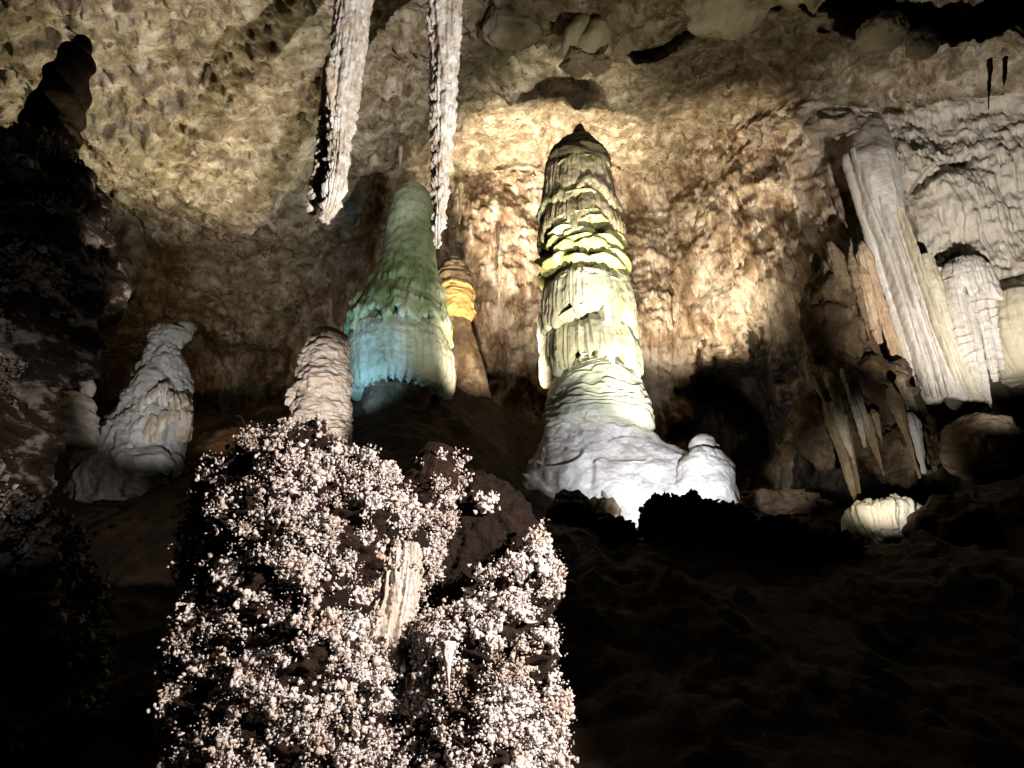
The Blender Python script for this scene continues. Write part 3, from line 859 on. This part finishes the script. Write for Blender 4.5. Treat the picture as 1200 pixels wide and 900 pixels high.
for f_ in (.05, .17, .27, .38, .47, .58, .69, .80, .90):
    pyv = np.linspace(170 + 75 * f_, 466, 9)
    lx = np.interp(pyv, [165, 220, 300, 380, 468], [996, 1004, 1033, 1058, 1086])
    rx_ = np.interp(pyv, [165, 220, 300, 380, 470], [1038, 1054, 1080, 1106, 1144])
    hw = np.array([.4, 1.3, 1.9, 2.2, 2.3, 2.3, 2.2, 2.0, .8]) * (1 + .35 * math.sin(f_ * 40))
    cx = lx + (rx_ - lx) * f_
    obj('sharp_fold', fin([(float(a), float(b - h), float(b + h)) for a, b, h in zip(pyv, cx, hw)], YR - .30, 4.0, 2, .006, f_ * 9, .012, 40, 120), M['drape' if f_ < .6 else 'drape_y'], dr)
obj('narrow_rib', fin([(182, 988, 994), (190, 987, 996), (220, 996, 1006), (260, 1010, 1019), (300, 1022, 1031), (340, 1034, 1043), (380, 1046, 1055), (415, 1058, 1065), (440, 1066, 1069)], YR - .1, 1.1, 3, .02, 5), M['drape'], dr)
obj('tawny_rib', fin([(284, 1008, 1010), (290, 1006, 1015), (302, 1005, 1022), (330, 1014, 1029), (360, 1025, 1038), (395, 1038, 1048), (425, 1050, 1057), (442, 1058, 1062)], YR - .3, 1, 4, .03, 6), M['drape_o'], dr)
obj('tawny_rib', fin([(308, 1004, 1006), (314, 1002, 1010), (326, 1002, 1018), (350, 1010, 1024), (375, 1018, 1028), (395, 1026, 1032), (402, 1030, 1032)], YR - .5, 1, 5, .05, 7), M['drape_o'], dr)

cp = empty('flowstone_canopy', P(1140, 470, YR), 'white fluted canopy with a ragged hem spilling down right of the leaning drapery', 'flowstone')
obj('canopy_top', lathe([(306, 1118, 1140), (310, 1108, 1150), (320, 1100, 1158), (338, 1098, 1166), (352, 1102, 1170), (350, 1112, 1160), (346, 1120, 1150)], YR - .2, 260, 110, .8,
                        lambda G, TH, V: .06 * flute(TH, G, 8, 3) + .05 * fbm(G * 2, 3),
                        lambda G, TH, V: -.35 * sstep(.4, .8, V) * np.clip(perlin(np.stack([np.cos(TH) * 5, np.sin(TH) * 5, 0 * TH], -1)) * 1.6, -.5, 1)), M['drape'], cp)
for (rows, s) in [([(330, 1118, 1138), (360, 1124, 1142), (400, 1134, 1148), (440, 1146, 1156), (470, 1156, 1161), (482, 1159, 1160)], 1), ([(335, 1136, 1152), (360, 1142, 1156), (395, 1152, 1163), (430, 1161, 1167), (447, 1166, 1168)], 2),
                  ([(340, 1148, 1162), (365, 1155, 1166), (400, 1165, 1172), (425, 1172, 1175), (434, 1174, 1175)], 3), ([(330, 1104, 1124), (365, 1112, 1130), (400, 1122, 1138), (440, 1138, 1148), (460, 1146, 1150)], 4)]:
    obj('hanging_rib', fin(rows, YR - .25 - .05 * s, 1, 4, .035, s, .06), M['drape'], cp)

# rounded pale bulge at the frame's right, below an overhang
bl = obj('flowstone_bulge', lathe([(338, 1180, 1215), (343, 1165, 1240), (355, 1152, 1260), (375, 1148, 1270), (400, 1152, 1275), (425, 1165, 1275), (440, 1180, 1270)], YR + .3, 200, 140, .8,
                                  lambda G, TH, V: .05 * flute(TH, G, 9, 3) * sstep(.15, .4, V) + .1 * fbm(G * .9, 4)), M['drape_y'], origin=P(1200, 440, YR))
tag(bl, 'rounded cream flowstone bulge cut by the right edge, beside the ragged canopy', 'flowstone')
sb_loc, sb_label = P(1152, 556, 18), ('dim rounded flowstone boulder below the leaning drapery')
sb = obj('flowstone_boulder', lathe([(490, 1130, 1155), (493, 1120, 1168), (502, 1113, 1180), (518, 1110, 1190), (535, 1111, 1196), (548, 1118, 1198), (558, 1130, 1194), (562, 1145, 1180)], 18, 200, 140, .9,
                          lambda G, TH, V: .13 * fbm(G * 1.2, 4) + .06 * ridged(G * np.array([1.2, 1.2, 2.2]), 3)), M['brown'], origin=sb_loc)
tag(sb, sb_label, 'boulder')
# ------------------------------------------------------------------ ledge with hanging stalactites, right
YQ = 19.0
lg = empty('overhanging_ledge', P(1010, 500, YQ), 'brown knobbly overhang carrying the tawny stalactites left of the leaning drapery', 'rock ledge')
parts = [boulder(965, 505, YQ + .9, .75, .7, 1.0, .30, 2.2, 1, .35), boulder(1020, 470, YQ + 1.2, 1.3, .8, 1.4, .30, 2.4, 2, .35), boulder(1052, 530, YQ + .9, .85, .7, .75, .30, 2.2, 3, .35),
         boulder(1000, 505, YQ + .7, .6, .5, .75, .32, 2.2, 4, .35), boulder(985, 395, YQ + 1.8, 1.0, .8, 2.2, .28, 2.4, 5, .35), boulder(1075, 520, YQ + 1.0, .6, .6, .8, .30, 2.2, 7, .35)]
obj('rock_body', merge(*parts), M['ledge'], lg)
qs = [  # top, tip, half width, material, label
    ((968, 472), (1004, 592), 8, 'tawny', 'longest tawny stalactite of the right hand ledge, its tip above the pale pedestal', 0),
    ((982, 476), (1007, 578), 7, 'tawny', 'second longest stalactite, fused to the right side of the longest one', .05),
    ((975, 470), (1001, 545), 6, 'stal_tip', 'golden stalactite lying against the left side of the longest one', -.2),
    ((952, 442), (970, 478), 4, 'stal', 'short pale stalactite sliver at the upper left of the ledge', -.2),
    ((1008, 478), (1036, 558), 8, 'tawny', 'olive brown stalactite in the middle of the ledge, right of the longest pair', .1),
    ((1022, 480), (1034, 520), 5, 'tawny', 'short brown stalactite against the olive brown one', .2),
    ((1042, 455), (1078, 561), 6, 'tawny', 'thin stalactite with a pale left edge near the right end of the ledge', -.1),
    ((1066, 485), (1083, 555), 8, 'drape', 'blunt greyish white stalactite at the right end of the ledge', .05),
    ((968, 436), (990, 494), 5, 'stal_tip', 'stubby golden stalactite at the top of the ledge', -.1),
    ((986, 432), (1014, 524), 5, 'stal', 'bright cream stalactite running down the centre of the ledge', -.3),
    ((996, 440), (1018, 500), 4, 'stal_tip', 'small ochre stalactite right of the bright cream one', -.25),
    ((1052, 440), (1064, 480), 5, 'brown', 'dark little stalactite above the thin pale edged one', 0),
]
for (tx, ty), (bx, by), hw, mk, lab, dy in qs:
    rows = [(ty + (by - ty) * v, tx + (bx - tx) * v ** .85 - hw * f, tx + (bx - tx) * v ** .85 + hw * f) for v, f in ((0, .25), (.04, .6), (.14, 1.0), (.3, .86), (.5, .66), (.7, .44), (.87, .22), (1, .07))]
    o = obj('stalactite', fin(rows, YQ + dy - .1, 1, 1.6, .028, tx * .1, 0, 70, 120), M[mk], origin=P(tx, ty, YQ))
    tag(o, lab, 'stalactite', 'stalactites of the right hand ledge')
ra = [([(300, 948, 958), (330, 955, 964), (380, 968, 974), (410, 975, 976)], 'dim thin stalactite in the dark cleft beside the tan wall', YQ + 2.4),
      ([(284, 970, 974), (300, 970, 986), (340, 984, 998), (390, 998, 1006), (430, 1008, 1012), (450, 1014, 1015)], 'long dim drapery fold left of the tawny ribs', YQ + 1.2),
      ([(296, 994, 996), (310, 995, 1003), (345, 1003, 1010), (385, 1014, 1019), (400, 1018, 1019)], 'short dim drapery fold nearest the tawny ribs', YQ + 1.0)]
for rows, lab, Y in ra:
    o = obj('drapery_fold', fin(rows, Y, 1, 4, .04, rows[0][1] * .1, 0, 60, 110), M['brown'], origin=P(rows[0][1], rows[0][0], Y))
    tag(o, lab, 'drapery', 'dim drapery folds in the cleft')

pd = obj('flowstone_pedestal', lathe([(596, 1034, 1052), (598, 1016, 1066), (601, 1002, 1074), (608, 997, 1076), (618, 1000, 1076), (628, 1012, 1074), (638, 1018, 1072), (660, 1016, 1070)], 17.5, 220, 120, .8,
                                     lambda G, TH, V: .07 * flute(TH, G, 4, 1) + .20 * ridged(G * np.array([2.6, 2.6, .8]), 3) * .6 + .08 * fbm(G * 2, 4), lambda G, TH, V: .25 * perlin(G * 1.3)), M['drape_y'], origin=P(1035, 640, 17.5))
tag(pd, 'bright cream flowstone pedestal under the longest tawny stalactite', 'flowstone')
ob = obj('boulder', boulder(1120, 620, 16.3, .95, .8, .75, .25, 1.5, 12, .1), M['darkrock'], origin=P(1120, 640, 16.3))
tag(ob, 'black boulder hiding the right end of the bright pedestal', 'boulder')

# ------------------------------------------------------------------ rocks around the mound
b1 = obj('boulder', boulder(668, 602, 17.2, .55, .5, .52, .22, 1.5, 21, .1), M['darkrock'], origin=P(668, 620, 17.2))
tag(b1, 'round black boulder at the left foot of the white mound', 'boulder')
b2 = obj('boulder', boulder(706, 607, 17.3, .42, .45, .48, .3, 1.6, 22, .15), M['brown'], origin=P(706, 620, 17.3))
tag(b2, 'brown cracked boulder between the black round one and the white mound', 'boulder')
sh = obj('rock_shard', lathe([(575, 705, 707), (579, 705, 711), (588, 709, 716), (598, 714, 722), (612, 718, 728)], 17.0, 16, 40, .6, d_rough(.03, 4)), M['cone'], origin=P(715, 612, 17))
tag(sh, 'thin grey rock shard standing upright before the white mound', 'rock')
low = obj('rubble_rock', boulder(905, 594, 24, 1.5, 1.0, .45, .35, 2.2, 31, .25), M['drape_o'], origin=P(905, 606, 24))
tag(low, 'low tan knobbly rock right of the white mound before the black alcove', 'rock')
# dark jagged crest in front of the mound
for i, (a, b, rx, rz, lab) in enumerate([(776, 610, .34, .40, 'jagged black rock, leftmost of the crest before the white mound'), (806, 606, .5, .34, 'black rock in the middle of the crest before the white mound'),
                                         (850, 612, .42, .30, 'black rock under the side lobe of the white mound'), (908, 630, .50, .32, 'long black rock under the low tan one'),
                                         (968, 644, .52, .32, 'black rock at the right end of the crest'), (718, 632, .40, .34, 'small black rock below the grey shard')]):
    o = obj('crest_rock', boulder(a, b, 13.4, rx * .87, .5, rz * .87, .50, 3.4, 40 + i, .45), M['darkrock'], origin=P(a, b + 20, 13.4))
    tag(o, lab, 'rock', 'black rocks along the crest')

# ------------------------------------------------------------------ ceiling blocks and small stalactites
shl = empty('ceiling_scallop', P(690, 20, 19.5), 'pale ribbed shell shaped block hanging from the ceiling above the tallest stalagmite', 'ceiling rock')


def ribs(px, py, Y):
    V, F = ICO5
    c = P(px, py, Y)
    Q = V * np.array([.85, .7, .55])
    a = 0.5
    u = Q[:, 0] * math.sin(a) - Q[:, 2] * math.cos(a)
    r = 1 + .32 * (np.abs(np.sin(u * 5.2 + .3 * fbm(Q * 1.4, 2))) - .5) + .12 * fbm(Q * 1.2, 4)
    Q = Q * r[:, None]
    rot = np.array([[math.cos(.45), 0, -math.sin(.45)], [0, 1, 0], [math.sin(.45), 0, math.cos(.45)]])
    return Q @ rot.T + c, F


obj('ribbed_shell', ribs(688, 46, 16.6), M['drape_y'], shl)
obj('lower_lumps', merge(boulder(678, 72, 16.9, .5, .5, .3, .3, 1.6, 3, .1), boulder(702, 76, 17.0, .35, .4, .2, .3, 1.6, 4, .1)), M['block'], shl)
for (a, b, Y, rx, ry, rz, sd, lab) in [(852, 8, 15.0, 1.15, .9, .62, 5, 'broad grey wedge shaped block on the ceiling at the top edge'), (1034, 38, 15.2, .68, .6, .42, 6, 'dim squarish block on the dark ceiling, left of its rounder twin'),
                                       (1080, 52, 15.0, .42, .4, .44, 7, 'dim rounded block on the dark ceiling, right of the squarish one'), (730, 44, 17.2, .5, .5, .45, 8, 'brown lump beside the ribbed shell on the ceiling'),
                                       (760, 10, 16.2, 1.0, .8, .5, 9, 'brown ceiling slab between the ribbed shell and the grey wedge'), (600, 30, 16.8, .9, .7, .7, 10, 'brown ceiling lump right of the slender stalactite')]:
    o = obj('ceiling_block', boulder(a, b, Y, rx, ry, rz, .22, 1.1, sd, .14), M['block'], origin=P(a, b, Y))
    tag(o, lab, 'ceiling rock', 'blocks on the ceiling')
sm = [((255, 168, 192, 5), 23, 'darkrock', 'single dark stalactite alone on the left half of the ceiling'),
      ((236, 150, 163, 3), 22, 'brown', 'stubby dark stalactite left of the lone one on the ceiling'),
      ((470, 150, 200, 4), 25, 'pale', 'thin pale stalactite right above the bottle shaped stalagmite'),
      ((440, 158, 180, 2.5), 25, 'brown', 'brown thin stalactite leftmost above the bottle shaped stalagmite'),
      ((452, 150, 186, 3), 25, 'brown', 'brown thin stalactite between the pale one and the leftmost above the bottle shape'),
      ((540, 215, 262, 3.5), 28, 'brown', 'brown wall stalactite right of the slender white one, upper'),
      ((586, 300, 360, 3), 29, 'brown', 'long thin brown stalactite on the wall between the ochre and the tallest stalagmite'),
      ((628, -10, 24, 3.5), 17, 'darkrock', 'black spike hanging from the top edge left of the ribbed shell'),
      ((672, -6, 22, 3), 17.5, 'pale', 'pale spike hanging from the top edge above the ribbed shell'),
      ((1160, 70, 128, 3.5), 14, 'darkrock', 'left one of two thin black stalactites at top right'),
      ((1178, 68, 102, 3), 14, 'darkrock', 'right and shorter one of two thin black stalactites at top right'),
      ((363, 0, 30, 4), 17, 'brown', 'brown small stalactite at the top edge left of the forked one'),
      ((745, 112, 150, 2), 26.5, 'brown', 'thin brown stalactite, left in the row under the ceiling hollow'),
      ((772, 110, 132, 2), 26.5, 'brown', 'thin brown stalactite, middle in the row under the ceiling hollow'),
      ((790, 112, 140, 2.4), 26.5, 'brown', 'thin brown stalactite, right in the row under the ceiling hollow'),
      ((880, 190, 262, 6), 28.3, 'tawny', 'tawny fringe stalactite on the tan wall, longest of its three'),
      ((862, 240, 300, 6), 28.3, 'tawny', 'tawny fringe stalactite on the tan wall, lowest of its three'),
      ((900, 230, 280, 4), 28.0, 'tawny', 'tawny fringe stalactite on the tan wall, nearest the cleft')]
for (a, t, b, w), Y, mk, lab in sm:
    rows = [(t, a - w, a + w), (t + .3 * (b - t), a - w * .7, a + w * .7), (t + .7 * (b - t), a - w * .4 - 1, a + w * .4 - 1), (b, a - 2, a - 1.4)]
    o = obj('small_stalactite', lathe(rows, Y, 24, 50, 1, d_rough(.03, 4, .4)), M[mk], origin=P(a, t, Y))
    tag(o, lab, 'stalactite', 'small stalactites of the ceiling and wall')


# ------------------------------------------------------------------ lamps without fixtures: behind rocks; some added fill
def lamp(name, loc, target, power, color, cone, blend=0.6, size=0.12, lift=1.05):
    ld = bpy.data.lights.new(name, 'SPOT')
    ld.energy, ld.color = power, color
    ld.spot_size, ld.spot_blend = math.radians(cone), blend
    ld.shadow_soft_size = size
    o = bpy.data.objects.new(name, ld)
    COL.objects.link(o)
    loc = np.array(loc, float)
    if lift is not None:
        loc[2] = floor_z(loc[0], loc[1]) + lift
    o.location = loc
    o.rotation_euler = (Vector(np.asarray(target, float)) - Vector(loc)).to_track_quat('-Z', 'Y').to_euler()
    return o


WARM, COOL = (1, .88, .71), (.94, .95, 1.0)
lamp('wall_floodlight', P(596, 490, 26), P(636, 150, 28.6), 42000, (1, .87, .68), 50, 1.0)
lamp('wall_floodlight', P(720, 560, 24.5), P(840, 230, 29), 13000, (1, .84, .62), 58, .8)
lamp('hall_floodlight', P(588, 590, 17), P(580, 280, 30), 24000, (1, .85, .66), 38, .9)
lamp('hall_floodlight', P(770, 650, 14.2), P(812, 265, 30), 12500, (1, .83, .62), 36, .9)
lamp('ceiling_light', P(300, 560, 25), P(130, 80, 18), 6200, (1, .90, .64), 96, 1.0)
lamp('ceiling_light', P(830, 640, 14.8), P(800, 0, 16), 2600, (1, .90, .66), 60, 1.0)  # added lamp to brighten the ceiling blocks, no known source
lamp('nook_fill_light', P(235, 575, 19.5), P(300, 360, 33), 1800, (1, .70, .40), 56, 1.0)  # added fill that lifts the left back wall
lamp('mound_floodlight', P(840, 655, 14.4), P(755, 545, 20), 1900, COOL, 78, 1.0)
lamp('dome_floodlight', P(790, 650, 14.2), P(688, 290, 20), 5200, (.97, 1, .76), 40, .9)
lamp('dome_floodlight', P(760, 650, 14.0), P(679, 200, 20), 15000, (1, .93, .78), 23, .8)
lamp('dome_floodlight', (6.0, 4.5, 2.9), P(690, 290, 20), 7000, (1, .94, .80), 30, .8, .12, None)
lamp('green_floodlight', (5.2, 4.0, 6.0), P(474, 345, 22), 6500, (.97, 1, .84), 20, .9, .12, None)
lamp('green_floodlight', P(640, 620, 15.5), P(478, 285, 22), 1700, (.96, 1, .80), 38, 1.0)
lamp('blue_floodlight', P(388, 472, 18.4), P(432, 395, 22), 1000, (.34, .66, 1.0), 76, .8, .1, None)
lamp('ochre_floodlight', P(610, 460, 23.5), P(538, 364, 25), 1000, (1, .70, .30), 15, .5)
lamp('drapery_floodlight', P(1300, 560, 11), P(1115, 265, 21), 13000, (1, .93, .84), 46, .8, .12, None)
lamp('cream_fill_light', P(425, 590, 10.5), P(370, 450, 16), 2900, (1, .90, .84), 20, .6)  # added fill to brighten the short cream stalagmite
lamp('trail_floodlight', (3.5, 2.3, 3.7), (-1.9, 6, 2.3), 3500, (1, .88, .81), 56, .5, .05, None)
lamp('stalactite_floodlight', (5.5, 4.0, 2.8), P(450, 110, 13), 26000, (1, .95, .90), 32, .6, .06, None)
lamp('cone_floodlight', P(160, 650, 13.5), P(182, 445, 20), 1500, (.97, .96, .98), 34, 1.0)
lamp('crag_floodlight', P(95, 640, 4.6), P(-10, 335, 11), 110, (.95, .92, .95), 30, 1.0)
lamp('horn_fill_light', P(330, 600, 12), P(45, 150, 11), 1300, (1, .84, .72), 17, 1.0)  # added weak fill so the horn's bands show
lamp('pedestal_floodlight', P(1060, 680, 14.5), P(1030, 560, 19), 600, (1, .96, .88), 46, .8)

# ------------------------------------------------------------------ world, camera, render
w = bpy.data.worlds.new('World')
SC.world = w
w.use_nodes = True
w.node_tree.nodes['Background'].inputs[0].default_value = (0.010, 0.009, 0.008, 1)
w.node_tree.nodes['Background'].inputs[1].default_value = 0.05
cam = bpy.data.cameras.new('camera')
cam.sensor_width = 36
cam.lens = F_PX / 1200 * 36
cam.clip_end = 300
co = bpy.data.objects.new('camera', cam)
COL.objects.link(co)
co.location = (0, 0, CAM_Z)
co.rotation_euler = (math.radians(90) + PITCH, 0, 0)
SC.camera = co
vs = SC.view_settings
vs.view_transform, vs.look, vs.gamma, vs.exposure, vs.use_curve_mapping = 'Standard', 'None', 1, 0, False
SC.cycles.max_bounces = 4
SC.cycles.diffuse_bounces = 1
SC.cycles.glossy_bounces = 1
SC.cycles.use_denoising = True
SC.cycles.sample_clamp_indirect = 3.0
